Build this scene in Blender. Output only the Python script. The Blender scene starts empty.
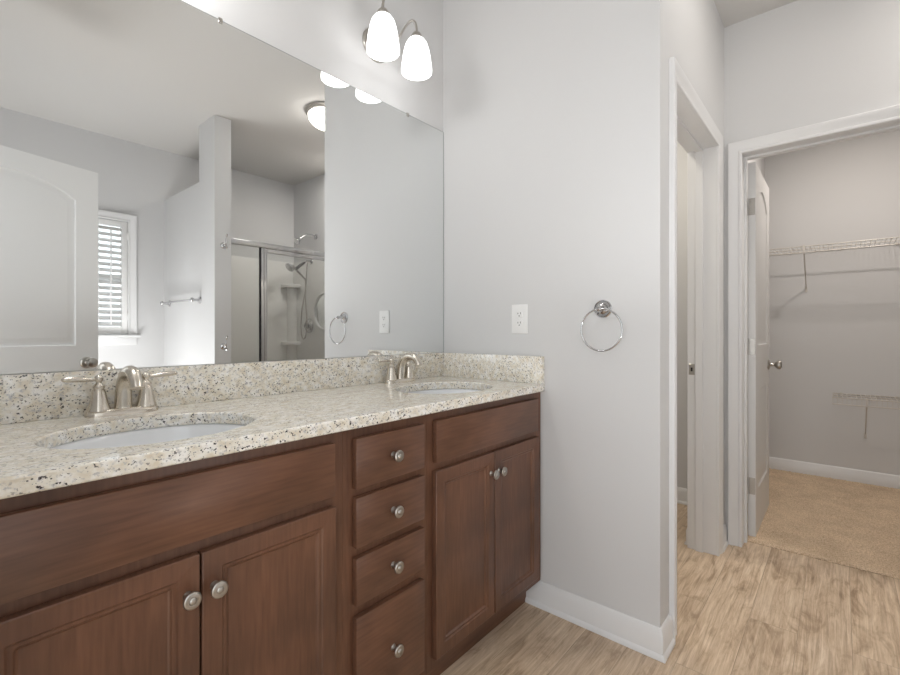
import bpy, bmesh, math, random
from mathutils import Vector, Matrix
random.seed(4)
PI = math.pi
scene = bpy.context.scene
COL = scene.collection

# ------------------------------------------------------------ camera
cd = bpy.data.cameras.new('camera')
cd.sensor_width = 36.0
cd.lens = 458.6 / 900 * 36.0
cd.shift_y = -5.5 / 900
cd.clip_start = 0.02
cam = bpy.data.objects.new('camera', cd)
COL.objects.link(cam)
cam.location = (0, 0, 1.12)
cam.rotation_euler = (PI / 2, 0, math.atan2(.6488, .7609) - PI / 2)
scene.camera = cam

# ------------------------------------------------------------ world + big lights + exposure
w = bpy.data.worlds.new('world'); scene.world = w; w.use_nodes = True
bg = w.node_tree.nodes['Background']
bg.inputs[0].default_value = (0.93, 0.97, 1.0, 1)
bg.inputs[1].default_value = 1.9
scene.view_settings.view_transform = 'Standard'
scene.view_settings.look = 'None'
scene.view_settings.gamma = 1
scene.view_settings.use_curve_mapping = False
scene.view_settings.exposure = 0.22

def area(name, loc, size, power, color=(1, 1, 1), rot=(0, 0, 0), sy=None):
    l = bpy.data.lights.new(name, 'AREA'); l.energy = power; l.color = color
    l.shape = 'RECTANGLE'; l.size = size; l.size_y = sy or size
    o = bpy.data.objects.new(name, l); COL.objects.link(o); o.location = loc; o.rotation_euler = rot
    return o
# closet and assumed toilet room ceiling lamps, both unseen, plus shower fill
area('closet_ceiling_lamp', (3.60, -.18, 2.66), .09, 11, (1, .91, .83))
area('shower_fill', (2.64, -.70, 2.70), .12, 8.5, (1, .94, .88))  # added to brighten the shower, kept out of view; no fixture here
area('toilet_room_ceiling_lamp', (2.45, 1.05, 2.66), .25, 8.8, (1, .92, .80))
def point(name, loc, power, color, r=.08):
    l = bpy.data.lights.new(name, 'POINT'); l.energy = power; l.color = color; l.shadow_soft_size = r
    o = bpy.data.objects.new(name, l); COL.objects.link(o); o.location = loc
# the two shades of the wall light above the nearer sink
point('near_vanity_lamp', (.22, 1.315, 2.26), 3.4, (1, .99, .985))
point('near_vanity_lamp', (.40, 1.315, 2.26), 3.4, (1, .99, .985))
# added upward fill lamps, bounced off the ceiling to raise the ambient light
area('bounce_fill', (1.05, .25, 1.16), .4, 2.4, (1, .995, 1), (PI, 0, 0))
area('bounce_fill', (.72, -1.02, .30), .6, 19, (1, .995, 1), (PI, 0, 0))
# soft fill added beyond the entry doorway, standing in for unseen bedroom light
area('doorway_fill', (-1.6, .25, 1.5), 2.2, 16, (.95, .97, 1), (0, -PI / 2, 0), 2.0)
# daylight on the side of the shuttered window
area('window_daylight', (-.25, -2.30, 1.75), .7, 200, (1, .99, .96), (math.radians(84), 0, math.radians(-64)), .9)

# ------------------------------------------------------------ colour / material helpers
def lin(r, g, b):
    f = lambda c: (c / 255 / 12.92) if c / 255 <= .04045 else ((c / 255 + .055) / 1.055) ** 2.4
    return (f(r), f(g), f(b), 1)

def mat(name, color=(200, 200, 200), rough=.5, metal=0.0, spec=.5, bump=0, bscale=200, coat=0):
    m = bpy.data.materials.new(name); m.use_nodes = True
    nt = m.node_tree; p = nt.nodes['Principled BSDF']
    p.inputs['Base Color'].default_value = lin(*color)
    p.inputs['Roughness'].default_value = rough
    p.inputs['Metallic'].default_value = metal
    p.inputs['Specular IOR Level'].default_value = spec
    p.inputs['Coat Weight'].default_value = coat
    if bump:
        tc = nt.nodes.new('ShaderNodeTexCoord'); n = nt.nodes.new('ShaderNodeTexNoise')
        n.inputs['Scale'].default_value = bscale; n.inputs['Detail'].default_value = 3
        b = nt.nodes.new('ShaderNodeBump'); b.inputs['Strength'].default_value = bump; b.inputs['Distance'].default_value = .002
        nt.links.new(tc.outputs['Object'], n.inputs['Vector']); nt.links.new(n.outputs['Fac'], b.inputs['Height'])
        nt.links.new(b.outputs['Normal'], p.inputs['Normal'])
    return m

def N(nt, t, **kw):
    n = nt.nodes.new(t)
    for k, v in kw.items():
        if k in n.inputs: n.inputs[k].default_value = v
        else: setattr(n, k, v)
    return n
def ramp(nt, pts):
    r = nt.nodes.new('ShaderNodeValToRGB'); e = r.color_ramp.elements
    while len(e) < len(pts): e.new(.5)
    for i, (p, c) in enumerate(pts):
        e[i].position = p; e[i].color = c
    return r
def mixc(nt, fac, a, b, mode='MIX'):
    m = nt.nodes.new('ShaderNodeMix'); m.data_type = 'RGBA'; m.blend_type = mode
    for s, v in ((m.inputs[0], fac), (m.inputs[6], a), (m.inputs[7], b)):
        if hasattr(v, 'is_output') or isinstance(v, bpy.types.NodeSocket): nt.links.new(v, s)
        else: s.default_value = v
    return m.outputs[2]

WALL = mat('wall_paint', (212, 212, 212), .75, bump=.10, bscale=160)
CEIL = mat('ceiling_paint', (206, 204, 201), .85, bump=.12, bscale=120)
TRIM = mat('trim_paint', (228, 228, 228), .35)
DOOR = mat('door_paint', (222, 222, 221), .38)
NICKEL = mat('brushed_nickel', (216, 209, 198), .24, 1)
CHROME = mat('chrome', (205, 205, 206), .10, 1)
SATIN = mat('satin_nickel', (182, 178, 172), .33, 1)
CERAMIC = mat('ceramic', (238, 240, 242), .12, coat=.3)
PLASTIC = mat('white_plastic', (236, 236, 235), .3)
DARKP = mat('dark_slot', (40, 38, 36), .6)
ACRYL = mat('acrylic', (236, 235, 232), .25)
WIRE = mat('coated_wire', (206, 202, 195), .35)
RUBBER = mat('black_plastic', (36, 36, 38), .4)

# mirror
MIRROR = mat('mirror_glass', (238, 240, 240), .0, 1)
MEDGE = mat('mirror_edge', (120, 128, 126), .3)

# granite
def granite():
    m = mat('granite', (214, 205, 186), .10)
    nt = m.node_tree; p = nt.nodes['Principled BSDF']; p.inputs['IOR'].default_value = 1.7; p.inputs['Roughness'].default_value = .07
    tc = N(nt, 'ShaderNodeTexCoord'); L = nt.links.new
    mp = N(nt, 'ShaderNodeMapping'); mp.inputs['Rotation'].default_value = (.5, .35, .5); mp.inputs['Scale'].default_value = (1, 1.7, 1.2)
    L(tc.outputs['Object'], mp.inputs['Vector'])
    def noise(s, d=4, r=.6):
        n = N(nt, 'ShaderNodeTexNoise'); n.inputs['Scale'].default_value = s; n.inputs['Detail'].default_value = d; n.inputs['Roughness'].default_value = r
        L(mp.outputs[0], n.inputs['Vector']); return n.outputs['Fac']
    base = ramp(nt, [(.34, lin(224, 214, 194)), (.5, lin(240, 235, 223)), (.62, lin(250, 248, 243))]); L(noise(38), base.inputs[0])
    g1 = ramp(nt, [(.54, (0, 0, 0, 1)), (.64, (1, 1, 1, 1))]); L(noise(95, 5, .7), g1.inputs[0])
    c = mixc(nt, g1.outputs[0], base.outputs[0], lin(194, 192, 190))
    # dark flecks
    n2 = N(nt, 'ShaderNodeTexNoise'); n2.inputs['Scale'].default_value = 160; n2.inputs['Detail'].default_value = 2
    mp2 = N(nt, 'ShaderNodeMapping'); mp2.inputs['Location'].default_value = (3.1, 4.2, 1.3); mp2.inputs['Scale'].default_value = (1, 1.5, 1.2); mp2.inputs['Rotation'].default_value = (.5, .35, .5)
    L(tc.outputs['Object'], mp2.inputs['Vector']); L(mp2.outputs[0], n2.inputs['Vector'])
    f = ramp(nt, [(.615, (0, 0, 0, 1)), (.645, (1, 1, 1, 1))]); L(n2.outputs['Fac'], f.inputs[0])
    clus = ramp(nt, [(.36, (0, 0, 0, 1)), (.50, (1, 1, 1, 1))]); L(noise(11, 2), clus.inputs[0])
    ml = N(nt, 'ShaderNodeMath', operation='MULTIPLY'); L(f.outputs[0], ml.inputs[0]); L(clus.outputs[0], ml.inputs[1])
    c = mixc(nt, ml.outputs[0], c, lin(50, 43, 42))
    v = N(nt, 'ShaderNodeTexVoronoi'); v.inputs['Scale'].default_value = 110; L(mp2.outputs[0], v.inputs['Vector'])
    vr = ramp(nt, [(.13, (1, 1, 1, 1)), (.20, (0, 0, 0, 1))]); L(v.outputs['Distance'], vr.inputs[0])
    n4 = ramp(nt, [(.46, (0, 0, 0, 1)), (.52, (1, 1, 1, 1))]); L(noise(40, 2), n4.inputs[0])
    ml2 = N(nt, 'ShaderNodeMath', operation='MULTIPLY'); L(vr.outputs[0], ml2.inputs[0]); L(n4.outputs[0], ml2.inputs[1])
    c = mixc(nt, ml2.outputs[0], c, lin(42, 36, 38))
    L(c, p.inputs['Base Color'])
    return m
GRANITE = granite()

def wood(name, horiz=False):
    m = mat(name, (92, 62, 50), .34)
    nt = m.node_tree; p = nt.nodes['Principled BSDF']; L = nt.links.new
    tc = N(nt, 'ShaderNodeTexCoord'); mp = N(nt, 'ShaderNodeMapping')
    mp.inputs['Scale'].default_value = (3, 40, 40) if horiz else (40, 40, 3)
    L(tc.outputs['Object'], mp.inputs['Vector'])
    n = N(nt, 'ShaderNodeTexNoise'); n.inputs['Scale'].default_value = 3; n.inputs['Detail'].default_value = 6; L(mp.outputs[0], n.inputs['Vector'])
    n2 = N(nt, 'ShaderNodeTexNoise'); n2.inputs['Scale'].default_value = 5; n2.inputs['Detail'].default_value = 2; L(tc.outputs['Object'], n2.inputs['Vector'])
    r = ramp(nt, [(.3, lin(100, 67, 50)), (.7, lin(121, 84, 63))]); L(n.outputs['Fac'], r.inputs[0])
    r2 = ramp(nt, [(.35, (.66, .68, .72, 1)), (.65, (1, 1, 1, 1))]); L(n2.outputs['Fac'], r2.inputs[0])
    L(mixc(nt, 1.0, r.outputs[0], r2.outputs[0], 'MULTIPLY'), p.inputs['Base Color'])
    return m
WOODV = wood('stained_wood_vertical'); WOODH = wood('stained_wood_horizontal', True)

def plank_floor():
    m = mat('plank_floor', (160, 140, 115), .42)
    nt = m.node_tree; p = nt.nodes['Principled BSDF']; L = nt.links.new
    tc = N(nt, 'ShaderNodeTexCoord')
    br = N(nt, 'ShaderNodeTexBrick'); br.offset = .37; br.offset_frequency = 2
    mp = N(nt, 'ShaderNodeMapping'); mp.inputs['Location'].default_value = (.31, .03, 0); L(tc.outputs['Object'], mp.inputs['Vector'])
    L(mp.outputs[0], br.inputs['Vector'])
    br.inputs['Color1'].default_value = (0, 0, 0, 1); br.inputs['Color2'].default_value = (1, 1, 1, 1); br.inputs['Mortar'].default_value = (.5, .5, .5, 1)
    br.inputs['Scale'].default_value = 1; br.inputs['Mortar Size'].default_value = .0011; br.inputs['Mortar Smooth'].default_value = .2
    br.inputs['Brick Width'].default_value = 1.22; br.inputs['Row Height'].default_value = .152
    # offset the grain per plank
    ad = N(nt, 'ShaderNodeVectorMath', operation='ADD')
    sc = N(nt, 'ShaderNodeVectorMath', operation='SCALE'); sc.inputs['Scale'].default_value = 7.3
    L(br.outputs['Color'], sc.inputs[0]); L(tc.outputs['Object'], ad.inputs[0]); L(sc.outputs[0], ad.inputs[1])
    m1 = N(nt, 'ShaderNodeMapping'); m1.inputs['Scale'].default_value = (1.7, 34, 1); L(ad.outputs[0], m1.inputs['Vector'])
    g = N(nt, 'ShaderNodeTexNoise'); g.inputs['Scale'].default_value = 2.2; g.inputs['Detail'].default_value = 10; g.inputs['Roughness'].default_value = .72; g.inputs['Distortion'].default_value = .9
    L(m1.outputs[0], g.inputs['Vector'])
    m2 = N(nt, 'ShaderNodeMapping'); m2.inputs['Scale'].default_value = (2.2, 7, 1); L(ad.outputs[0], m2.inputs['Vector'])
    g2 = N(nt, 'ShaderNodeTexNoise'); g2.inputs['Scale'].default_value = 2.0; g2.inputs['Detail'].default_value = 6; g2.inputs['Roughness'].default_value = .6; g2.inputs['Distortion'].default_value = 1.2
    L(m2.outputs[0], g2.inputs['Vector'])
    r = ramp(nt, [(.32, lin(176, 155, 133)), (.48, lin(212, 190, 166)), (.66, lin(236, 219, 197))]); L(g.outputs['Fac'], r.inputs[0])
    r2 = ramp(nt, [(.32, lin(186, 174, 160)), (.47, lin(236, 231, 224)), (.7, lin(255, 255, 255))]); L(g2.outputs['Fac'], r2.inputs[0])
    c = mixc(nt, .85, r.outputs[0], r2.outputs[0], 'MULTIPLY')
    # knots
    v = N(nt, 'ShaderNodeTexVoronoi'); v.inputs['Scale'].default_value = 2.2
    m3 = N(nt, 'ShaderNodeMapping'); m3.inputs['Scale'].default_value = (1, 2.0, 1); L(ad.outputs[0], m3.inputs['Vector']); L(m3.outputs[0], v.inputs['Vector'])
    kr = ramp(nt, [(.02, (1, 1, 1, 1)), (.075, (0, 0, 0, 1))]); L(v.outputs['Distance'], kr.inputs[0])
    km = N(nt, 'ShaderNodeMath', operation='MULTIPLY'); L(kr.outputs[0], km.inputs[0]); km.inputs[1].default_value = .55
    c = mixc(nt, km.outputs[0], c, lin(104, 84, 66))
    tint = ramp(nt, [(0, (.93, .92, .91, 1)), (1, (1.0, .99, .97, 1))]); L(br.outputs['Color'], tint.inputs[0])
    c = mixc(nt, 1.0, c, tint.outputs[0], 'MULTIPLY')
    mf = N(nt, 'ShaderNodeMath', operation='MULTIPLY'); L(br.outputs['Fac'], mf.inputs[0]); mf.inputs[1].default_value = .4
    c = mixc(nt, mf.outputs[0], c, lin(88, 72, 58))
    L(c, p.inputs['Base Color'])
    b = N(nt, 'ShaderNodeBump'); b.inputs['Strength'].default_value = .12; b.inputs['Distance'].default_value = .002
    L(g.outputs['Fac'], b.inputs['Height']); L(b.outputs['Normal'], p.inputs['Normal'])
    return m
FLOOR = plank_floor()

def carpet_mat():
    m = mat('carpet', (186, 158, 126), .95, spec=.1)
    nt = m.node_tree; p = nt.nodes['Principled BSDF']; L = nt.links.new
    tc = N(nt, 'ShaderNodeTexCoord')
    n = N(nt, 'ShaderNodeTexNoise'); n.inputs['Scale'].default_value = 170; n.inputs['Detail'].default_value = 3; L(tc.outputs['Object'], n.inputs['Vector'])
    n2 = N(nt, 'ShaderNodeTexNoise'); n2.inputs['Scale'].default_value = 7; n2.inputs['Detail'].default_value = 4; L(tc.outputs['Object'], n2.inputs['Vector'])
    r = ramp(nt, [(.3, lin(198, 171, 142)), (.7, lin(246, 224, 196))]); L(n.outputs['Fac'], r.inputs[0])
    r2 = ramp(nt, [(.35, (.86, .85, .84, 1)), (.65, (1, 1, 1, 1))]); L(n2.outputs['Fac'], r2.inputs[0])
    L(mixc(nt, 1, r.outputs[0], r2.outputs[0], 'MULTIPLY'), p.inputs['Base Color'])
    b = N(nt, 'ShaderNodeBump'); b.inputs['Strength'].default_value = .6; b.inputs['Distance'].default_value = .006
    L(n.outputs['Fac'], b.inputs['Height']); L(b.outputs['Normal'], p.inputs['Normal'])
    return m
CARPET = carpet_mat()

def emit(name, color, strength):
    m = mat(name, (245, 245, 245), .3); p = m.node_tree.nodes['Principled BSDF']
    p.inputs['Emission Color'].default_value = color; p.inputs['Emission Strength'].default_value = strength
    return m
SHADE = emit('frosted_glass_lit', (1, .99, .98, 1), 1.7)
BULB = emit('bulb', (1, .98, .95, 1), 4)
DOME = emit('frosted_dome_lit', (1, .945, .88, 1), 9.5)

def clear_glass(name, tint=(.93, .95, .94, 1), haze=.0):
    m = bpy.data.materials.new(name); m.use_nodes = True; nt = m.node_tree
    for n in list(nt.nodes): nt.nodes.remove(n)
    o = N(nt, 'ShaderNodeOutputMaterial'); t = N(nt, 'ShaderNodeBsdfTransparent'); g = N(nt, 'ShaderNodeBsdfGlossy')
    d = N(nt, 'ShaderNodeBsdfDiffuse')
    t.inputs[0].default_value = tint; g.inputs['Roughness'].default_value = .02; d.inputs[0].default_value = (.8, .8, .8, 1)
    f = N(nt, 'ShaderNodeFresnel'); f.inputs[0].default_value = 1.3
    mx = N(nt, 'ShaderNodeMixShader'); m2 = N(nt, 'ShaderNodeMixShader')
    nt.links.new(f.outputs[0], mx.inputs[0]); nt.links.new(t.outputs[0], mx.inputs[1]); nt.links.new(g.outputs[0], mx.inputs[2])
    m2.inputs[0].default_value = haze; nt.links.new(mx.outputs[0], m2.inputs[1]); nt.links.new(d.outputs[0], m2.inputs[2])
    nt.links.new(m2.outputs[0], o.inputs[0])
    return m
GLASS = clear_glass('shower_glass', (.96, .965, .96, 1), .06)
PANE = clear_glass('window_pane', (.97, .98, .98, 1))

# ------------------------------------------------------------ mesh helpers
def B(): return bmesh.new()

def box(bm, x0, x1, y0, y1, z0, z1, bev=0, seg=2):
    vs = [bm.verts.new((x, y, z)) for x in (x0, x1) for y in (y0, y1) for z in (z0, z1)]
    idx = [(0, 1, 3, 2), (4, 6, 7, 5), (0, 4, 5, 1), (2, 3, 7, 6), (0, 2, 6, 4), (1, 5, 7, 3)]
    fs = [bm.faces.new([vs[i] for i in f]) for f in idx]
    if bev:
        es = list({e for f in fs for e in f.edges})
        bmesh.ops.bevel(bm, geom=es, offset=bev, segments=seg, profile=.5, affect='EDGES')

def lathe(bm, prof, seg=32, M=None):
    """prof = [(radius, height)...] around +Z, then transformed by M."""
    M = M or Matrix()
    rings = []
    for r, h in prof:
        if r < 1e-6: rings.append([bm.verts.new(M @ Vector((0, 0, h)))])
        else: rings.append([bm.verts.new(M @ Vector((r * math.cos(2 * PI * i / seg), r * math.sin(2 * PI * i / seg), h))) for i in range(seg)])
    for a, b in zip(rings, rings[1:]):
        for i in range(seg):
            j = (i + 1) % seg
            if len(a) == 1 and len(b) == 1: continue
            if len(a) == 1: bm.faces.new((a[0], b[i], b[j]))
            elif len(b) == 1: bm.faces.new((a[i], a[j], b[0]))
            else: bm.faces.new((a[i], a[j], b[j], b[i]))

def axis(d, loc=(0, 0, 0)):
    """matrix taking +Z to direction d at loc"""
    q = Vector((0, 0, 1)).rotation_difference(Vector(d).normalized())
    return Matrix.Translation(Vector(loc)) @ q.to_matrix().to_4x4()

def smooth_path(pts, n=8):
    P = [Vector(p) for p in pts]
    if len(P) < 3: return P
    out = []
    for i in range(len(P) - 1):
        p0 = P[max(i - 1, 0)]; p1 = P[i]; p2 = P[i + 1]; p3 = P[min(i + 2, len(P) - 1)]
        for k in range(n):
            t = k / n
            out.append(.5 * ((2 * p1) + (p2 - p0) * t + (2 * p0 - 5 * p1 + 4 * p2 - p3) * t * t + (3 * p1 - p0 - 3 * p2 + p3) * t ** 3))
    out.append(P[-1])
    return out

def tube(bm, pts, r, seg=10, closed=False, smooth=0, sq=None):
    """r number or list per control point"""
    rs = r if isinstance(r, (list, tuple)) else [r] * len(pts)
    if smooth:
        n0 = len(pts); P = smooth_path(pts, smooth)
        R = []
        for i in range(len(P)):
            t = i / (len(P) - 1) * (n0 - 1); k = min(int(t), n0 - 2); R.append(rs[k] + (rs[k + 1] - rs[k]) * (t - k))
    else:
        P = [Vector(p) for p in pts]; R = list(rs)
    n = len(P); rings = []; up = None
    for i in range(n):
        if closed: d = P[(i + 1) % n] - P[i - 1]
        else: d = P[min(i + 1, n - 1)] - P[max(i - 1, 0)]
        d.normalize()
        if up is None: up = Vector((0, 0, 1)) if abs(d.z) < .9 else Vector((1, 0, 0))
        s = d.cross(up).normalized(); up = s.cross(d).normalized()
        rings.append([bm.verts.new(P[i] + (s * math.cos(2 * PI * k / seg) + up * math.sin(2 * PI * k / seg) * (sq or 1)) * R[i]) for k in range(seg)])
    for a, b in zip(rings, rings[1:] + ([rings[0]] if closed else [])):
        for i in range(seg):
            j = (i + 1) % seg; bm.faces.new((a[i], a[j], b[j], b[i]))
    if not closed:
        bm.faces.new(rings[0][::-1]); bm.faces.new(rings[-1])

def obj(name, bm, m, parent=None, smooth=True, angle=35, loc=None, bevel=0):
    bmesh.ops.recalc_face_normals(bm, faces=bm.faces)
    me = bpy.data.meshes.new(name); bm.to_mesh(me); bm.free()
    me.materials.append(m)
    if smooth:
        for p in me.polygons: p.use_smooth = True
        me.set_sharp_from_angle(angle=math.radians(angle))
    o = bpy.data.objects.new(name, me); COL.objects.link(o)
    if parent: o.parent = parent
    if loc is not None: o.location = loc
    if bevel:
        b = o.modifiers.new('bevel', 'BEVEL'); b.width = bevel; b.segments = 2; b.limit_method = 'ANGLE'; b.angle_limit = math.radians(50)
    return o
def bx(name, c, m, parent=None, bev=0, smooth=True):
    bm = B(); box(bm, *c, bev=bev); return obj(name, bm, m, parent, smooth)

def thing(name, label, cat, loc=(0, 0, 0), rotz=0, group=None):
    o = bpy.data.objects.new(name, None); COL.objects.link(o); o.empty_display_size = .05
    o.location = loc; o.rotation_euler = (0, 0, rotz); o['label'] = label; o['category'] = cat
    if group: o['group'] = group
    return o
def tag(o, label, cat, group=None, kind=None):
    o['label'] = label; o['category'] = cat
    if group: o['group'] = group
    if kind: o['kind'] = kind
    return o
def struct(o, label, cat):
    o['kind'] = 'structure'; o['label'] = label; o['category'] = cat
    return o
def copy_tree(o, parent=None):
    c = o.copy(); COL.objects.link(c)
    if parent is not None: c.parent = parent
    for ch in list(o.children): copy_tree(ch, c)
    return c
def boxes(name, L, m):
    bm = B()
    for c in L: box(bm, *c)
    return obj(name, bm, m, smooth=False)

# ------------------------------------------------------------ key dimensions
H = 2.743            # ceiling
WX = 1.671           # towel-ring wall face
MY = 1.469           # mirror wall face
OY = -1.69           # window wall face
HY = .474            # hall side wall face
CX = 2.81            # closet door wall face
KX = 4.53            # closet back wall face
LX = -.03            # left wall face

# ------------------------------------------------------------ room shell
o = boxes('floor', [(-2.2, CX + .09, -1.81, 1.60, -.10, 0), (CX + .09, 3.39, HY + .133, 1.60, -.10, 0)], FLOOR)
struct(o, 'grey-brown weathered wood plank floor', 'floor')
o = boxes('ceiling', [(-.15, 4.77, -1.81, 1.60, H, H + .1)], CEIL)
struct(o, 'plain off-white painted ceiling', 'ceiling')
o = boxes('wall_back', [(-.15, 3.39, MY, MY + .13, 0, H)], WALL)
struct(o, 'light grey wall behind the vanity mirror', 'wall')
o = boxes('wall_left', [(-.15, LX, .645, MY, 0, H), (-.15, LX, -1.81, -.13, 0, H), (-.15, LX, -.13, .645, 2.05, H)], WALL)
struct(o, 'light grey wall with the entry doorway at the vanity\'s left end', 'wall')
WX0, WX1, WZ0, WZ1 = .70, 1.19, 1.085, 2.055
o = boxes('wall_front', [(LX, WX0, OY - .12, OY, 0, H), (WX1, CX, OY - .12, OY, 0, H), (WX0, WX1, OY - .12, OY, 0, WZ0), (WX0, WX1, OY - .12, OY, WZ1, H)], WALL)
struct(o, 'light grey wall with the shuttered window, seen in the mirror', 'wall')
o = boxes('wall_middle', [(WX, WX + .12, HY, MY, 0, H)], WALL)
struct(o, 'light grey wall holding the towel ring and outlet', 'wall')
HD0, HD1, DH = 1.842, 2.612, 2.05
o = boxes('wall_hall', [(WX + .12, HD0 - .012, HY, HY + .133, 0, H), (HD1 + .012, 4.77, HY, HY + .133, 0, H), (HD0 - .012, HD1 + .012, HY, HY + .133, DH + .012, H)], WALL)
struct(o, 'light grey hall wall with the toilet room doorway', 'wall')
CY0, CY1 = -.225, .392
o = boxes('wall_right', [(CX, CX + .133, CY1 + .012, HY, 0, H), (CX, CX + .133, OY - .12, CY0 - .012, 0, H), (CX, CX + .133, CY0 - .012, CY1 + .012, DH + .012, H)], WALL)
struct(o, 'light grey wall around the closet doorway', 'wall')
o = boxes('wall_shower', [(2.745, CX, OY, -.60, 0, H)], WALL)
struct(o, 'light grey wall at the plumbing end of the shower', 'wall')
o = boxes('wall_partition', [(1.465, 1.587, -.915, -.631, 0, H), (1.465, 1.587, OY, -.915, 0, 2.30)], WALL)
struct(o, 'pale partition wall beside the shower with a lowered rear part', 'wall')
o = boxes('wall_closet', [(KX, KX + .12, -1.42, HY, 0, H)], WALL)
struct(o, 'beige-grey closet back wall behind the wire shelves', 'wall')
o = boxes('wall_closet_side', [(CX + .133, KX, -1.42, -1.30, 0, H)], WALL)
struct(o, 'closet side wall out of view on the right', 'wall')
o = boxes('wall_toilet', [(3.27, 3.39, HY + .133, MY, 0, H)], WALL)
struct(o, 'pale far wall of the toilet room', 'wall')

# carpet: a lumpy cut pile
def carpet():
    bm = B(); x0, x1, y0, y1 = CX + .092, KX, -1.30, HY
    nx, ny = 330, 300; vs = []
    from mathutils import noise as nz
    for i in range(nx + 1):
        row = []
        for j in range(ny + 1):
            # finer spacing is kept even across; pile height ripples
            x = x0 + (x1 - x0) * i / nx; y = y0 + (y1 - y0) * j / ny
            if x < CX + .133 and not (CY0 < y < CY1): pass
            h = .013 + .003 * nz.noise(Vector((x * 60, y * 60, 0))) + random.uniform(-.0022, .0022)
            xx = x
            if i == 0: h = .0; xx = x + random.uniform(-.003, .003)
            row.append(bm.verts.new((xx, y, h)))
        vs.append(row)
    for i in range(nx):
        for j in range(ny):
            x = x0 + (x1 - x0) * (i + .5) / nx; y = y0 + (y1 - y0) * (j + .5) / ny
            if x < CX + .133 and not (CY0 < y < CY1): continue
            bm.faces.new((vs[i][j], vs[i + 1][j], vs[i + 1][j + 1], vs[i][j + 1]))
    for v in [v for v in bm.verts if not v.link_faces]: bm.verts.remove(v)
    o = obj('carpet', bm, CARPET, smooth=True, angle=180)
    tag(o, 'tan cut-pile carpet covering the closet floor', 'carpet', kind='stuff')
carpet()
o = boxes('floor_closet', [(CX + .09, KX, -1.42, HY, -.10, -.002)], mat('subfloor', (120, 105, 88), .9))
struct(o, 'subfloor under the closet carpet', 'floor')

# ------------------------------------------------------------ trim
CAS = [(0, 0), (0, .009), (.004, .012), (.012, .012), (.016, .009), (.030, .012), (.040, .016), (.052, .019), (.060, .019), (.063, .016), (.063, 0)]
def casing(name, fn, a0, a1, h, label, z0=0.0, four=False):
    """fn(a, t, z) -> world; a along wall, t out of the wall"""
    bm = B(); paths = []
    for wv, t in CAS:
        pts = [(a0 - wv, z0 - (wv if four else 0)), (a0 - wv, h + wv), (a1 + wv, h + wv), (a1 + wv, z0 - (wv if four else 0))]
        paths.append([bm.verts.new(fn(a, t, z)) for a, z in pts])
    n = len(paths)
    for i in range(n):
        p, q = paths[i], paths[(i + 1) % n]
        for k in range(3 if not four else 4):
            l = (k + 1) % 4
            bm.faces.new((p[k], p[l], q[l], q[k]))
    if not four:
        bm.faces.new([p[0] for p in paths]); bm.faces.new([p[3] for p in paths])
    return struct(obj(name, bm, TRIM, angle=25), label, 'door casing' if not four else 'window casing')

casing('trim_1', lambda a, t, z: (a, HY - t, z), HD0, HD1, DH, 'white moulded casing around the toilet room doorway')
casing('trim_2', lambda a, t, z: (CX - t, a, z), CY0, CY1, DH, 'white moulded casing around the closet doorway')

def jamb(name, fn, a0, a1, h, d, stop0, label, tj=.012):
    bm = B()
    def fb(A0, A1, D0, D1, Z0, Z1):
        c = [fn(a, dd, z) for a in (A0, A1) for dd in (D0, D1) for z in (Z0, Z1)]
        xs = [p[0] for p in c]; ys = [p[1] for p in c]; zs = [p[2] for p in c]
        box(bm, min(xs), max(xs), min(ys), max(ys), min(zs), max(zs), bev=.001, seg=1)
    fb(a0 + .0003, a0 + tj, .0005, d + .0005, 0, h - .0003); fb(a1 - tj, a1 - .0003, .0005, d + .0005, 0, h - .0003); fb(a0 + tj, a1 - tj, .0005, d + .0005, h - tj, h - .0003)
    s = .011
    fb(a0 + tj, a0 + tj + s, stop0, stop0 + .034, 0, h - tj); fb(a1 - tj - s, a1 - tj, stop0, stop0 + .034, 0, h - tj); fb(a0 + tj + s, a1 - tj - s, stop0, stop0 + .034, h - tj - s, h - tj)
    return struct(obj(name, bm, TRIM), label, 'door jamb')
j1 = jamb('trim_3', lambda a, d, z: (a, HY + d, z), HD0 - .012, HD1 + .012, DH + .012, .133, .060, 'white door jamb lining the toilet room doorway')
j2 = jamb('trim_4', lambda a, d, z: (CX + d, a, z), CY0 - .012, CY1 + .012, DH + .012, .133, .060, 'white door jamb lining the closet doorway')
# strike plate on the toilet room jamb
bm = B(); zs = 1.12 - 37.5 * 2.36 / 458.6
box(bm, HD1 - .0022, HD1 - .0002, HY + .099, HY + .126, zs - .028, zs + .028, bev=.0008, seg=1)
box(bm, HD1 - .0026, HD1 - .0021, HY + .107, HY + .118, zs - .012, zs + .012)
sp = obj('strike_plate', bm, SATIN, j1)
bm = B(); box(bm, HD1 - .0032, HD1 - .0026, HY + .108, HY + .117, zs - .010, zs + .010); obj('latch_hole', bm, DARKP, sp)

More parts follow.
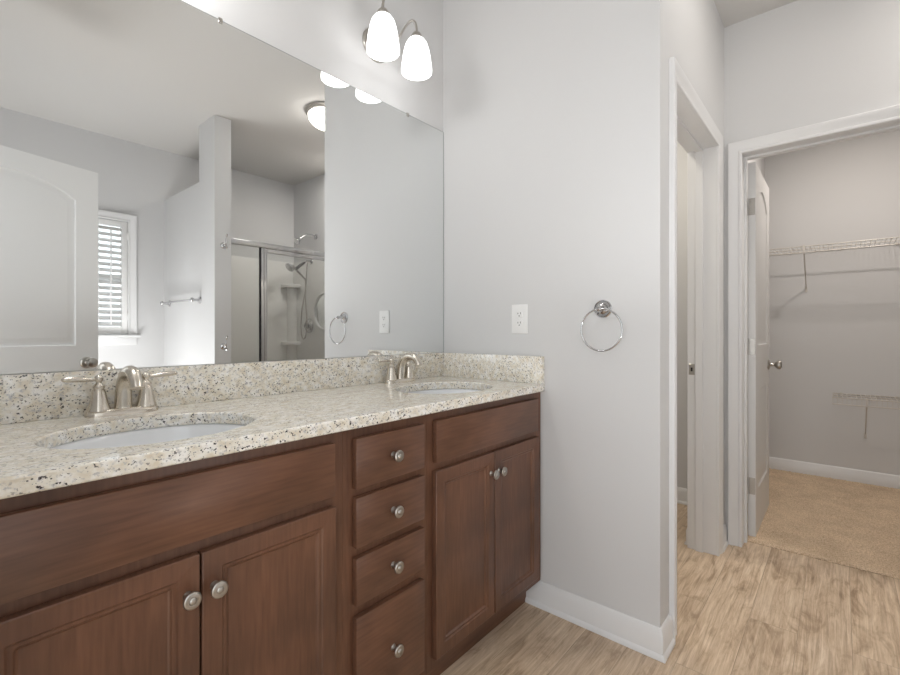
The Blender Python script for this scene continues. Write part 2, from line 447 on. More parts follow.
BB = [(0, 0), (.022, 0), (.022, .008), (.019, .015), (.014, .019), (.014, .078), (.011, .084), (.010, .090), (.006, .098), (.003, .101), (0, .101)]
def baseboard(name, path, side, label, z0=0.0, prof=BB):
    """path of plan points; side=+1 mould sticks out to the left of the path"""
    bm = B(); P = [Vector(p) for p in path]; n = len(P); rings = []
    for i in range(n):
        ds = []
        if i > 0: ds.append((P[i] - P[i - 1]).normalized())
        if i < n - 1: ds.append((P[i + 1] - P[i]).normalized())
        ns = [Vector((-d.y, d.x)) * side for d in ds]
        nn = ns[0] if len(ns) == 1 else (ns[0] + ns[1]) / (1 + ns[0].dot(ns[1]))
        rings.append([bm.verts.new((P[i].x + nn.x * o_, P[i].y + nn.y * o_, z0 + z)) for o_, z in prof])
    for a, b in zip(rings, rings[1:]):
        for k in range(len(prof)):
            l = (k + 1) % len(prof); bm.faces.new((a[k], a[l], b[l], b[k]))
    bm.faces.new(rings[0]); bm.faces.new(rings[-1])
    return struct(obj(name, bm, TRIM, angle=30), label, 'baseboard')
BB2 = [(o_ if z > .02 else min(o_, .014), z) for o_, z in BB]
baseboard('baseboard_middle', [(WX, 1.012), (WX, HY), (HD0 - .064, HY)], -1, 'white baseboard wrapping the towel-ring wall\'s outer corner')
baseboard('baseboard_hall', [(HD1 + .064, HY), (CX - .0, HY)], -1, 'short white baseboard between the two door casings')
baseboard('baseboard_closet', [(CX + .133, HY), (KX, HY), (KX, -1.30), (CX + .2, -1.30)], -1, 'white baseboard around the closet carpet', .004, BB2)
baseboard('baseboard_toilet', [(3.27, MY), (3.27, HY + .133), (HD1 + .03, HY + .133)], -1, 'white baseboard inside the toilet room')
baseboard('baseboard_front', [(1.465, OY), (LX, OY)], -1, 'white baseboard below the shuttered window')

# ------------------------------------------------------------ panel doors
def outline(x0, x1, z0, z1, rise, d, n=14):
    """closed loop, rectangle with an arched top, inset by d"""
    xa, xb, za = x0 + d, x1 - d, z0 + d
    pts = [(xa, za), (xb, za)]
    if rise <= 0:
        return pts + [(xb, z1 - d), (xa, z1 - d)]
    c = (x1 - x0) / 2; R = (c * c + rise * rise) / (2 * rise); cz = z1 - R + rise; xm = (x0 + x1) / 2
    r = R - d; hw = (xb - xa) / 2; a = math.asin(min(1, hw / r))
    for k in range(n + 1):
        t = a - 2 * a * k / n
        pts.append((xm + r * math.sin(t), cz + r * math.cos(t)))
    return pts

def panel_slab(bm, w_, z0, z1, th, panels, prof, both=True, x0=0):
    """slab x0..x0+w, y 0..th (front face y=0), panels=[(x0,x1,z0,z1,rise)], prof=[(inset, depth)...]"""
    def face(yf, sgn):
        outer = [(x0, z0), (x0 + w_, z0), (x0 + w_, z1), (x0, z1)]
        ov = [bm.verts.new((x, yf, z)) for x, z in outer]
        edges = [bm.edges.new((ov[i], ov[(i + 1) % 4])) for i in range(4)]
        for P in panels:
            prev = None
            for d, dep in prof:
                ring = [bm.verts.new((x, yf + sgn * dep, z)) for x, z in outline(*P, d)]
                if prev is None:
                    edges += [bm.edges.new((ring[i], ring[(i + 1) % len(ring)])) for i in range(len(ring))]
                else:
                    for i in range(len(ring)):
                        j = (i + 1) % len(ring); bm.faces.new((prev[i], prev[j], ring[j], ring[i]))
                prev = ring
            bm.faces.new(prev)
        bmesh.ops.triangle_fill(bm, use_beauty=True, use_dissolve=False, edges=edges)
        return ov
    a = face(0, 1)
    if both: b = face(th, -1)
    else:
        b = [bm.verts.new((x, th, z)) for x, z in ((x0, z0), (x0 + w_, z0), (x0 + w_, z1), (x0, z1))]; bm.faces.new(b)
    for i in range(4):
        j = (i + 1) % 4; bm.faces.new((a[i], a[j], b[j], b[i]))

DPROF = [(0, 0), (.006, .006), (.012, .0075), (.020, .0075), (.040, .002), (.044, .0015)]
def door_leaf_bm(w_):
    bm = B(); s = .112
    panel_slab(bm, w_, .012, 2.04, .035, [(s, w_ - s, .25, .80, 0), (s, w_ - s, 1.045, 1.855, .085)], DPROF)
    return bm
def knob_bm(s):
    """door knob out along s*y from y=0"""
    bm = B()
    lathe(bm, [(0, 0), (.032, 0), (.032, .004), (.027, .009), (.013, .011), (.010, .016), (.010, .034), (.017, .040), (.026, .050), (.028, .058), (.025, .066), (.015, .071), (0, .072)], 28, axis((0, s, 0)))
    return bm

# closet door (open 90 degrees into the closet); local x = along the leaf from the hinge, y = thickness
d1 = struct(obj('door_1', door_leaf_bm(.612), DOOR, angle=30), 'white two-panel closet door with arched upper panel, standing open', 'door')
d1.location = (CX + .145, .351, 0)
for s, y in ((-1, 0), (1, .035)):
    k = obj('door_knob', knob_bm(s), SATIN, d1, loc=(.612 - .062, y, .915))
bm = B(); box(bm, .6118, .6135, .006, .029, .885, .945); obj('latch_plate', bm, SATIN, d1)
for z in (1.80, 1.04, .285):
    bm = B()
    box(bm, -.0022, .0002, .002, .031, z - .045, z + .045, bev=.0008, seg=1)
    tube(bm, [(-.006, .040, z - .046), (-.006, .040, z + .046)], .0065, 12)
    box(bm, -.030, -.003, .0372, .0400, z - .045, z + .045)
    for q in (-.03, 0, .03):
        lathe(bm, [(0, 0), (.004, 0), (.003, .0012), (0, .0015)], 8, axis((-1, 0, 0), (-.002, .010 + .010 * (q != 0), z + q)))
    obj('hinge', bm, SATIN, d1)

# entry door, behind the camera and seen in the mirror
ang = math.atan2(-.348 + .122, .697 + .028)
d2 = struct(obj('door_2', door_leaf_bm(.762), DOOR, angle=30), 'white arched-panel entry door standing open, seen in the mirror', 'door')
d2.rotation_euler = (0, 0, ang)
d2.location = (-.028 + .035 * math.sin(ang), -.122 - .035 * math.cos(ang), 0)
for s, y in ((-1, 0), (1, .035)):
    obj('door_knob', knob_bm(s), SATIN, d2, loc=(.762 - .062, y, .947))

# ------------------------------------------------------------ window with shutters
w1 = bpy.data.objects.new('window_1', None); COL.objects.link(w1); w1.location = (0, OY, 0)
struct(w1, 'narrow white-cased window behind plantation shutters, seen in the mirror', 'window')
bm = B(); y0, y1 = -.115, -.085
for c in ((WX0, WX1, WZ0, WZ0 + .035), (WX0, WX1, WZ1 - .035, WZ1), (WX0, WX0 + .03, WZ0 + .035, WZ1 - .035), (WX1 - .03, WX1, WZ0 + .035, WZ1 - .035), (WX0 + .03, WX1 - .03, 1.555, 1.59)):
    box(bm, c[0], c[1], y0, y1, c[2], c[3], bev=.002)
obj('window_frame', bm, PLASTIC, w1)
bx('window_pane', (WX0 + .03, WX1 - .03, -.102, -.098, WZ0 + .035, WZ1 - .035), PANE, w1)
cs = casing('trim_5', lambda a, t, z: (a, OY + t, z), WX0, WX1, WZ1, 'white moulded window casing seen in the mirror', WZ0 + .012)
bm = B(); box(bm, WX0 - .085, WX1 + .085, OY - .03, OY + .045, WZ0 - .012, WZ0 + .012, bev=.005); box(bm, WX0 - .063, WX1 + .063, OY + .0005, OY + .016, WZ0 - .075, WZ0 - .0125, bev=.003)
struct(obj('trim_6', bm, TRIM), 'white window sill and apron below the shutters', 'sill')

def shutter(x0, label):
    wv = (WX1 - WX0 - .006) / 2
    t = thing('window_shutter', label, 'shutter', (x0, OY + .004, WZ0 + .016), 0, 'plantation shutters in the window')
    hh = WZ1 - WZ0 - .020; st = .043; rl = .062; th = .028
    bm = B()
    box(bm, 0, st, -th, 0, 0, hh, bev=.002); box(bm, wv - st, wv, -th, 0, 0, hh, bev=.002)
    box(bm, st, wv - st, -th, 0, 0, rl, bev=.002); box(bm, st, wv - st, -th, 0, hh - rl * .7, hh, bev=.002)
    obj('shutter_frame', bm, PLASTIC, t)
    bm = B(); n = 17; a = math.radians(36)
    for i in range(n):
        z = rl + (hh - rl * 1.7) * (i + .5) / n; cy = -th / 2
        ring = []
        for s in (st + .001, wv - st - .001):
            r_ = []
            for k in range(12):
                q = 2 * PI * k / 12; u_, v_ = .031 * math.cos(q), .0045 * math.sin(q)
                r_.append(bm.verts.new((s, cy + u_ * math.cos(a) - v_ * math.sin(a), z - (u_ * math.sin(a) + v_ * math.cos(a)))))
            ring.append(r_)
        for k in range(12):
            l = (k + 1) % 12; bm.faces.new((ring[0][k], ring[0][l], ring[1][l], ring[1][k]))
        bm.faces.new(ring[0]); bm.faces.new(ring[1])
    obj('louvres', bm, PLASTIC, t)
    bx('tilt_rod', (wv / 2 - .005, wv / 2 + .005, .013, .022, rl + .02, hh - rl * .7 - .02), PLASTIC, t, bev=.002)
    return t, wv
sh, wv = shutter(WX1 - .002 - (WX1 - WX0 - .006) / 2, 'white plantation shutter panel nearest the towel bar wall')
for z in (.12, .80):
    bx('hinge', (wv - .006, wv + .004, .0005, .006, z, z + .06), PLASTIC, sh, bev=.001)
shutter(WX0 + .002, 'white plantation shutter panel nearest the entry door, mostly hidden by it')

# ------------------------------------------------------------ vanity cabinets
FY = .937     # face frame plane
DY = .919     # door faces
ZT = .879     # cabinet top
CPROF = [(0, 0), (.0030, .003), (.0095, .003), (.0125, .0065), (.0155, .0080)]
KZ = [(0, 0), (.0085, 0), (.0075, .003), (.0055, .007), (.0060, .013), (.0110, .017), (.0150, .0195), (.0160, .0225), (.0155, .0255), (.0125, .0275), (.0110, .0268), (.0098, .0275), (.0070, .0268), (.0062, .0285), (.0035, .0298), (0, .0300)]
def cab_knob(parent, x, z):
    bm = B(); lathe(bm, KZ, 28, axis((0, -1, 0), (x, 0, z)))
    return obj('knob', bm, SATIN, parent, angle=60)
def cab_door(parent, x0, x1, z0, z1, kx, kz):
    bm = B(); f = .037
    panel_slab(bm, x1 - x0, 0, z1 - z0, .0175, [(f, x1 - x0 - f, f, z1 - z0 - f, 0)], CPROF, both=False)
    o = obj('door', bm, WOODV, parent, angle=20, loc=(x0, DY - FY, z0), bevel=.0022)
    cab_knob(o, kx - x0, kz - z0)
    return o
def slab_front(name, parent, x0, x1, z0, z1, knob=True):
    bm = B(); box(bm, 0, x1 - x0, 0, .0175, 0, z1 - z0, bev=.003)
    o = obj(name, bm, WOODH, parent, loc=(x0, DY - FY, z0))
    if knob: cab_knob(o, (x1 - x0) / 2, (z1 - z0) / 2)
    return o
def carcass(t, x0, x1, holes):
    """face frame with openings + sides, bottom, back, toe kick; local y: 0 = face plane, back at MY-FY"""
    dep = MY - FY - .003
    bm = B(); es = []
    ov = [bm.verts.new((x, 0, z)) for x, z in ((x0, .105), (x1, .105), (x1, ZT), (x0, ZT))]
    es += [bm.edges.new((ov[i], ov[(i + 1) % 4])) for i in range(4)]
    for (a, b, c, d) in holes:
        r0 = [bm.verts.new((x, 0, z)) for x, z in ((a, c), (b, c), (b, d), (a, d))]
        r1 = [bm.verts.new((x, .019, z)) for x, z in ((a, c), (b, c), (b, d), (a, d))]
        es += [bm.edges.new((r0[i], r0[(i + 1) % 4])) for i in range(4)]
        for i in range(4): bm.faces.new((r0[i], r0[(i + 1) % 4], r1[(i + 1) % 4], r1[i]))
    bmesh.ops.triangle_fill(bm, use_beauty=True, edges=es)
    r = [bm.verts.new((x, .019, z)) for x, z in ((x0, .105), (x1, .105), (x1, ZT), (x0, ZT))]
    for i in range(4): bm.faces.new((ov[i], ov[(i + 1) % 4], r[(i + 1) % 4], r[i]))
    obj('face_frame', bm, WOODV, t, smooth=False)
    bm = B()
    box(bm, x0 + .0005, x0 + .016, .0195, dep, .0, ZT - .001); box(bm, x1 - .016, x1 - .0005, .0195, dep, .0, ZT - .001)
    box(bm, x0 + .016, x1 - .016, .0195, dep, .108, .122); box(bm, x0 + .016, x1 - .016, dep - .006, dep, .122, ZT - .001)
    # notch of the toe kick is made by keeping the sides behind it
    for v in bm.verts:
        if v.co.z < .01 and v.co.y < .03: v.co.y = .073
    obj('carcass', bm, WOODV, t, smooth=False)
    bx('toe_kick', (x0 + .001, x1 - .001, .060, .0725, 0, .104), WOODH, t, smooth=False)

def sink_unit(x0, x1, c, label, kind_label=None):
    t = thing('vanity_cabinet', label, 'cabinet', (0, FY, 0), 0, 'sink cabinets of the double vanity')
    carcass(t, x0, x1, [(c - .285, c - .020, .155, .685), (c + .020, c + .285, .155, .685)])
    slab_front('false_drawer_front', t, c - .303, c + .303, .7265, .854, False)
    cab_door(t, c - .305, c - .002, .137, .702, c - .024, .632)
    cab_door(t, c + .002, c + .305, .137, .702, c + .024, .632)
    return t
sink_unit(LX + .002, .6895, .354, 'dark brown vanity cabinet with two doors under the nearer sink')
sink_unit(.9915, WX - .001, 1.320, 'dark brown vanity cabinet with two doors against the towel-ring wall')
t = thing('drawer_cabinet', 'narrow dark brown vanity cabinet with four stacked drawers between the door cabinets', 'cabinet', (0, FY, 0))
carcass(t, .690, .991, [])
for z0, z1 in ((.7255, .853), (.5775, .704), (.4320, .553), (.137, .403)):
    slab_front('drawer', t, .7185, .9655, z0, z1)

# ------------------------------------------------------------ countertop, splashes, sinks
CZ = .9095
SX = (.354, 1.320); SYC = 1.150; SA, SB = .202, .165
def counter():
    bm = B(); x0, x1, y0, y1 = LX + .001, WX - .001, .916, MY - .001; n = 64
    lv = []
    for z in (CZ, ZT):
        ov = [bm.verts.new((x, y, z)) for x, y in ((x0, y0), (x1, y0), (x1, y1), (x0, y1))]
        es = [bm.edges.new((ov[i], ov[(i + 1) % 4])) for i in range(4)]
        hs = []
        for cx in SX:
            r = [bm.verts.new((cx + SA * math.cos(2 * PI * k / n), SYC + SB * math.sin(2 * PI * k / n), z)) for k in range(n)]
            es += [bm.edges.new((r[i], r[(i + 1) % n])) for i in range(n)]; hs.append(r)
        bmesh.ops.triangle_fill(bm, use_beauty=True, edges=es)
        lv.append((ov, hs))
    for i in range(4):
        j = (i + 1) % 4; bm.faces.new((lv[0][0][i], lv[0][0][j], lv[1][0][j], lv[1][0][i]))
    for h in range(2):
        for i in range(n):
            j = (i + 1) % n; bm.faces.new((lv[0][1][h][i], lv[0][1][h][j], lv[1][1][h][j], lv[1][1][h][i]))
    o = obj('countertop', bm, GRANITE, angle=40, bevel=.004)
    tag(o, 'speckled cream granite countertop with two oval sink cut-outs on the vanity', 'countertop')
counter()
tag(bx('backsplash', (LX + .001, WX - .0215, MY - .020, MY - .001, CZ + .0003, 1.021), GRANITE, bev=.0015), 'long low granite backsplash under the mirror', 'backsplash')
tag(bx('side_splash', (WX - .021, WX - .001, .918, MY - .001, CZ + .0003, 1.021), GRANITE, bev=.0015), 'short granite side splash against the towel-ring wall', 'backsplash')

def make_sink(cx, label):
    t = thing('sink', label, 'sink', (cx, SYC, ZT - .0005), 0, 'white undermount sinks in the granite')
    bm = B(); n = 64
    prof = [(1.10, 0), (1.02, 0), (1.005, -.004), (.99, -.012), (.955, -.045), (.88, -.085), (.74, -.118), (.5, -.138), (.25, -.146), (.09, -.148)]
    rings = [[bm.verts.new((SA * s * math.cos(2 * PI * k / n), SB * s * math.sin(2 * PI * k / n), z)) for k in range(n)] for s, z in prof]
    out = [(.10, -.158), (.55, -.150), (.80, -.128), (.93, -.095), (1.0, -.050), (1.04, -.012), (1.10, -.010)]
    rings += [[bm.verts.new((SA * s * math.cos(2 * PI * k / n), SB * s * math.sin(2 * PI * k / n), z)) for k in range(n)] for s, z in out]
    rings.append(rings[0])
    for a, b in zip(rings, rings[1:]):
        for k in range(n):
            l = (k + 1) % n; bm.faces.new((a[k], a[l], b[l], b[k]))
    obj('basin', bm, CERAMIC, t, angle=60)
    bm = B(); lathe(bm, [(0, -.150), (.018, -.150), (.022, -.1475), (.023, -.146), (.021, -.1445), (.016, -.1455), (.014, -.1435), (.008, -.142), (0, -.142)], 24)
    obj('drain', bm, NICKEL, t)
    return t
make_sink(SX[0], 'white oval sink nearer the camera, set under the granite')
make_sink(SX[1], 'white oval sink near the towel-ring wall, set under the granite')

# ------------------------------------------------------------ faucets
def make_faucet(label):
    t = thing('faucet', label, 'faucet', (SX[0], 1.413, CZ), 0, 'brushed nickel centerset faucets')
    bm = B(); n = 40; prof = [(1, 0), (1, .004), (.965, .008), (.90, .0125), (.84, .015), (.6, .0165)]
    def stad(s, k):
        q = 2 * PI * k / n; a, r = .052, .028
        x, y = math.cos(q), math.sin(q)
        return (a * (1 if x > 0 else -1) * (abs(x) ** .35) * 1.0 + r * s * x * 1.0 if abs(x) > 1e-9 else 0, r * s * y * (1.0 if abs(x) > .6 else .92))
    rings = [[bm.verts.new((*stad(s, k), z)) for k in range(n)] for s, z in prof]
    for a, b in zip(rings, rings[1:]):
        for k in range(n):
            l = (k + 1) % n; bm.faces.new((a[k], a[l], b[l], b[k]))
    bm.faces.new(rings[0]); bm.faces.new(rings[-1])
    obj('base', bm, NICKEL, t, angle=50)
    bm = B()
    lathe(bm, [(0, .012), (.0205, .012), (.0200, .018), (.0180, .024), (.0165, .03), (0, .03)], 24)
    tube(bm, [(0, .000, .014), (0, -.002, .045), (0, -.010, .077), (0, -.030, .101), (0, -.058, .111), (0, -.085, .106), (0, -.102, .091), (0, -.109, .076)], [.0195, .0185, .0175, .0168, .0160, .0153, .0146, .0146], 18, smooth=7)
    lathe(bm, [(0, 0), (.0154, 0), (.0154, .006), (.0115, .0065), (0, .006)], 20, axis((0, -.38, -.92), (0, -.1065, .0790)))
    obj('spout', bm, NICKEL, t, angle=60)
    bm = B(); tube(bm, [(0, .020, .014), (0, .020, .060)], .0022, 8); lathe(bm, [(0, .058), (.0035, .060), (.0045, .064), (.0035, .069), (0, .071)], 12, Matrix.Translation((0, .020, 0)))
    obj('lift_rod', bm, NICKEL, t)
    for s in (-1, 1):
        bm = B(); M = Matrix.Translation((s * .051, 0, 0))
        lathe(bm, [(0, .012), (.0245, .012), (.0248, .016), (.0235, .020), (.0205, .030), (.0175, .045), (.0150, .060), (.0136, .066), (.0118, .068), (.0118, .070), (.0132, .072), (.0125, .076), (.0085, .080), (.0060, .083), (.0060, .086), (.0090, .089), (.0102, .094), (.0090, .099), (.0045, .103), (0, .1035)], 28, M)
        hb = obj('handle_body', bm, NICKEL, t, angle=60)
        bm = B()
        tube(bm, [(s * .054, 0, .0925), (s * .066, -.001, .0925), (s * .084, -.003, .0945), (s * .104, -.005, .0960), (s * .120, -.006, .0965), (s * .125, -.006, .0965)], [.0048, .0060, .0090, .0098, .0078, .0036], 14, smooth=5, sq=.75)
        obj('lever', bm, NICKEL, hb, angle=60)
    return t
f1 = make_faucet('brushed nickel two-lever faucet behind the nearer sink')
f2 = copy_tree(f1); f2.location.x = SX[1] + .014; f2['label'] = 'brushed nickel two-lever faucet behind the sink near the towel-ring wall'

# ------------------------------------------------------------ mirror
t = thing('wall_mirror', 'wide frameless mirror on the wall above the backsplash', 'mirror', (0, MY, 1.0225))
bx('glass', (LX + .04, WX - .003, -.0055, -.0005, 0, 1.063), MIRROR, t, smooth=False)
bm = B(); box(bm, WX - .0028, WX - .0012, -.0060, -.0003, 0, 1.063); obj('edge_strip', bm, MEDGE, t)
bm = B(); box(bm, LX + .04, WX - .003, -.0058, -.0003, 1.0631, 1.0643); obj('top_edge', bm, MEDGE, t)
def mx_at(px):  # place of the small clip along the top edge
    u = (px - 450) / 458.6; return MY * (.6488 * u + .7609) / (.6488 - .7609 * u)
for x in (mx_at(407), .62, .10):
    bm = B(); box(bm, x - .006, x + .006, -.0085, -.0060, 1.054, 1.070, bev=.001); box(bm, x - .006, x + .006, -.0060, -.0003, 1.0645, 1.070)
    obj('mirror_clip', bm, SATIN, t)

# ------------------------------------------------------------ vanity light
def vanity_light(cx, label):
    t = thing('vanity_light', label, 'wall light', (cx, MY, 2.305))
    bm = B(); lathe(bm, [(0, 0), (.066, 0), (.066, .006), (.060, .012), (.052, .014), (.048, .018), (.030, .021), (.014, .030), (.010, .036), (0, .037)], 36, axis((0, -1, 0)))
    obj('backplate', bm, SATIN, t, angle=50)
    for s in (-1, 1):
        X = s * .090; Y = -.153
        bm = B()
        tube(bm, [(s * .018, -.018, -.005), (s * .034, -.050, -.014), (s * .048, -.082, .012), (s * .062, -.112, .058), (s * .074, -.136, .082), (s * .085, -.150, .074), (X, Y, .048), (X, Y, .026)], .0046, 10, smooth=7)
        obj('arm', bm, SATIN, t, angle=80)
        bm = B(); lathe(bm, [(0, .036), (.009, .036), (.016, .031), (.023, .020), (.026, .010), (.025, .008), (0, .010)], 28, Matrix.Translation((X, Y, 0)))
        obj('socket_cup', bm, SATIN, t, angle=50)
        bm = B(); P = [(.023, .011), (.033, .003), (.043, -.012), (.050, -.033), (.056, -.062), (.0600, -.092), (.0625, -.115), (.0622, -.128)]
        lathe(bm, P + [(r - .003, z) for r, z in reversed(P)] + [P[0]], 40, Matrix.Translation((X, Y, 0)))
        obj('lamp_shade', bm, SHADE, t, angle=60)
        bm = B(); lathe(bm, [(0, .004), (.012, .002), (.013, -.012), (.020, -.028), (.026, -.050), (.023, -.070), (.012, -.082), (0, -.085)], 24, Matrix.Translation((X, Y, 0)))
        obj('bulb', bm, BULB, t, angle=60)
    return t
vanity_light(1.244, 'two-light nickel wall light with frosted bell shades above the mirror')

# ------------------------------------------------------------ flush ceiling light (seen in mirror)
t = thing('ceiling_light', 'round flush ceiling light with frosted dome and nickel rim, seen in the mirror', 'ceiling light', (1.985, .045, H))
bm = B(); lathe(bm, [(0, 0), (.155, 0), (.160, -.006), (.158, -.014), (.148, -.018), (.146, -.026), (.136, -.032), (.132, -.030), (0, -.030)], 48)
obj('base', bm, SATIN, t, angle=40)
bm = B(); lathe(bm, [(.133, -.028), (.134, -.045), (.128, -.065), (.112, -.088), (.086, -.106), (.05, -.117), (.015, -.121), (0, -.121)], 48)
obj('glass_dome', bm, DOME, t, angle=60)
bm = B(); lathe(bm, [(0, -.119), (.008, -.121), (.009, -.127), (.005, -.131), (.006, -.136), (0, -.140)], 16)
obj('finial', bm, SATIN, t)

# ------------------------------------------------------------ outlet
t = thing('wall_outlet', 'white duplex outlet on the wall above the side splash', 'outlet', (WX, 1.0346, 1.175))
bm = B(); box(bm, -.0055, 0, -.0395, .0395, -.0615, .0615, bev=.003)
obj('cover_plate', bm, PLASTIC, t)
for s in (-1, 1):
    bm = B(); n = 24; z = s * .0195; ring = [[], []]
    for k in range(n):
        q = 2 * PI * k / n; y_ = max(-.0155, min(.0155, .0175 * math.cos(q))); z_ = max(-.0135, min(.0135, .0175 * math.sin(q)))
        ring[0].append(bm.verts.new((-.0055, y_, z + z_))); ring[1].append(bm.verts.new((-.0072, y_ * .96, z + z_ * .96)))
    for k in range(n):
        l = (k + 1) % n
        try: bm.faces.new((ring[0][k], ring[0][l], ring[1][l], ring[1][k]))
        except ValueError: pass
    bm.faces.new(ring[1]); bm.faces.new(ring[0])
    r = obj('receptacle', bm, PLASTIC, t)
    bm = B()
    box(bm, -.0076, -.0071, -.0075, -.0050, z + .0005, z + .0085); box(bm, -.0076, -.0071, .0050, .0075, z + .0005, z + .0070)
    lathe(bm, [(0, 0), (.0026, 0), (.0026, .0005), (0, .0005)], 12, axis((-1, 0, 0), (-.0071, 0, z - .0065)))
    obj('slots', bm, DARKP, r)
bm = B(); lathe(bm, [(0, 0), (.003, 0), (.0022, .0012), (0, .0014)], 12, axis((-1, 0, 0), (-.0055, 0, 0))); obj('screw', bm, PLASTIC, t)

# ------------------------------------------------------------ towel ring
t = thing('towel_ring', 'chrome towel ring hanging beside the outlet wall corner', 'towel ring', (WX, .675, 1.206))
t['label'] = 'round chrome towel ring on the wall right of the vanity'
bm = B(); lathe(bm, [(0, 0), (.034, 0), (.034, .004), (.031, .0075), (.028, .0050), (.020, .0050), (.018, .011), (.011, .015), (.008, .022), (.0075, .036), (.0095, .039), (.0100, .044), (.0090, .049), (.005, .052), (0, .052)], 36, axis((-1, 0, 0)))
obj('wall_post', bm, CHROME, t, angle=30)
bm = B(); R_ = .0765
tube(bm, [(-.043, -.010 + R_ * math.sin(2 * PI * k / 64), -.078 + R_ * math.cos(2 * PI * k / 64)) for k in range(64)], .0034, 12, closed=True)
obj('ring', bm, CHROME, t, angle=80)

# ------------------------------------------------------------ closet wire shelves
def wire_shelf(ya, yb, z, brackets, label, arm=.305):
    t = thing('wire_shelf', label, 'shelf', (KX, 0, z), 0, 'white wire shelves in the closet')
    D = .305; r = .0022
    bm = B()
    n = int(round((yb - ya) / .0254))
    for i in range(n + 1):
        y = ya + (yb - ya) * i / n
        tube(bm, [(-.004, y, .002), (-D, y, .002), (-D - .002, y, -.046)], .0014, 5)
    obj('cross_wires', bm, WIRE, t)
    bm = B()
    for x, z_ in ((-.006, -.0015), (-D * .5, -.001), (-D, -.0015), (-D - .002, -.047)):
        tube(bm, [(x, ya - .004, z_), (x, yb + .004, z_)], .0036, 8)
    obj('rails', bm, WIRE, t)
    for y in brackets:
        bm = B(); box(bm, -D - .008, -D + .002, y - .006, y + .006, -.052, .007, bev=.001)
        tube(bm, [(-D + .004, y, -.012), (-.006, y, -D + .020)], .0042, 8); box(bm, -.008, 0, y - .008, y + .008, -D - .012, -D + .030, bev=.001)
        obj('support_arm', bm, WIRE, t)
    k = ya + .08
    while k < yb:
        bx('wall_clip', (-.012, 0, k - .006, k + .006, -.010, .008), WIRE, t, bev=.001); k += .30
wire_shelf(-1.28, .455, 1.747, (.207, -.60), 'long white wire shelf high on the closet back wall')
wire_shelf(-1.28, .044, .659, (-.135, -.85), 'low white wire shelf near the closet carpet')

# ------------------------------------------------------------ towel bar and robe hooks on the partition (mirror)
t = thing('towel_bar', 'chrome towel bar on the partition beside the window, seen in the mirror', 'towel bar', (1.465, -1.22, 1.37))
for s in (-1, 1):
    bm = B(); lathe(bm, [(0, 0), (.027, 0), (.027, .005), (.020, .010), (.011, .014), (.010, .045), (.016, .052), (.018, .060), (.016, .068), (.008, .074), (0, .075)], 28, axis((-1, 0, 0), (0, s * .325, 0)))
    obj('bar_post', bm, CHROME, t, angle=50)
bm = B(); tube(bm, [(-.060, -.325, 0), (-.060, .325, 0)], .008, 14); obj('bar', bm, CHROME, t, angle=60)
def hook(z, label):
    t = thing('robe_hook', label, 'hook', (1.529, -.631, z), 0, 'chrome robe hooks on the partition end')
    bm = B(); lathe(bm, [(0, 0), (.024, 0), (.024, .004), (.018, .010), (.012, .013), (0, .013)], 28, axis((0, 1, 0)))
    obj('rosette', bm, CHROME, t, angle=50)
    bm = B()
    tube(bm, [(0, .010, 0), (0, .030, -.004), (0, .046, .020), (0, .046, .050), (0, .062, .078)], [.007, .006, .005, .0045, .006], 12, smooth=6)
    tube(bm, [(0, .010, -.004), (0, .028, -.022), (0, .046, -.030), (0, .058, -.016)], [.006, .005, .0045, .0055], 12, smooth=6)
    obj('prongs', bm, CHROME, t, angle=80)
hook(1.775, 'chrome robe hook higher on the partition end, seen in the mirror')
hook(1.010, 'chrome robe hook lower on the partition end, seen in the mirror')

# ------------------------------------------------------------ shower (mirror)
SXa, SXb, SYf = 1.587, 2.745, -.78
for nm, c, lb in (('wall_shower_back', (SXa + .001, SXb - .001, OY + .001, OY + .016, .076, 1.88), 'white acrylic panel on the rear wall of the shower'),
                  ('wall_shower_side', (SXb - .016, SXb - .001, OY + .017, SYf + .03, .076, 1.88), 'white acrylic panel behind the hand shower'),
                  ('wall_shower_left', (SXa + .001, SXa + .016, OY + .017, -.92, .076, 1.88), 'white acrylic panel on the partition side of the shower')):
    struct(bx(nm, c, ACRYL, bev=.003), lb, 'wall panel')
tag(bx('shower_pan', (SXa + .001, SXb - .001, OY + .001, SYf + .05, 0, .075), ACRYL, bev=.01), 'white shower pan behind the glass door', 'shower pan')
t = thing('corner_shelf', 'white two-tier corner shelf column inside the shower, seen in the mirror', 'shelf', (0, 0, 0))
def quad_col(name, r, z0, z1, m, parent):
    bm = B(); n = 16; cx, cy = SXb - .0165, OY + .0165
    b0 = [bm.verts.new((cx, cy, z0))] + [bm.verts.new((cx - r * math.cos(PI / 2 * k / n), cy + r * math.sin(PI / 2 * k / n), z0)) for k in range(n + 1)]
    b1 = [bm.verts.new((v.co.x, v.co.y, z1)) for v in b0]
    for k in range(len(b0)):
        l = (k + 1) % len(b0); bm.faces.new((b0[k], b0[l], b1[l], b1[k]))
    bm.faces.new(b0); bm.faces.new(b1)
    return obj(name, bm, m, parent, bevel=.004)
quad_col('column', .075, .076, 1.62, ACRYL, t)
quad_col('ledge', .15, 1.60, 1.635, ACRYL, t)
quad_col('ledge', .15, .98, 1.015, ACRYL, t)

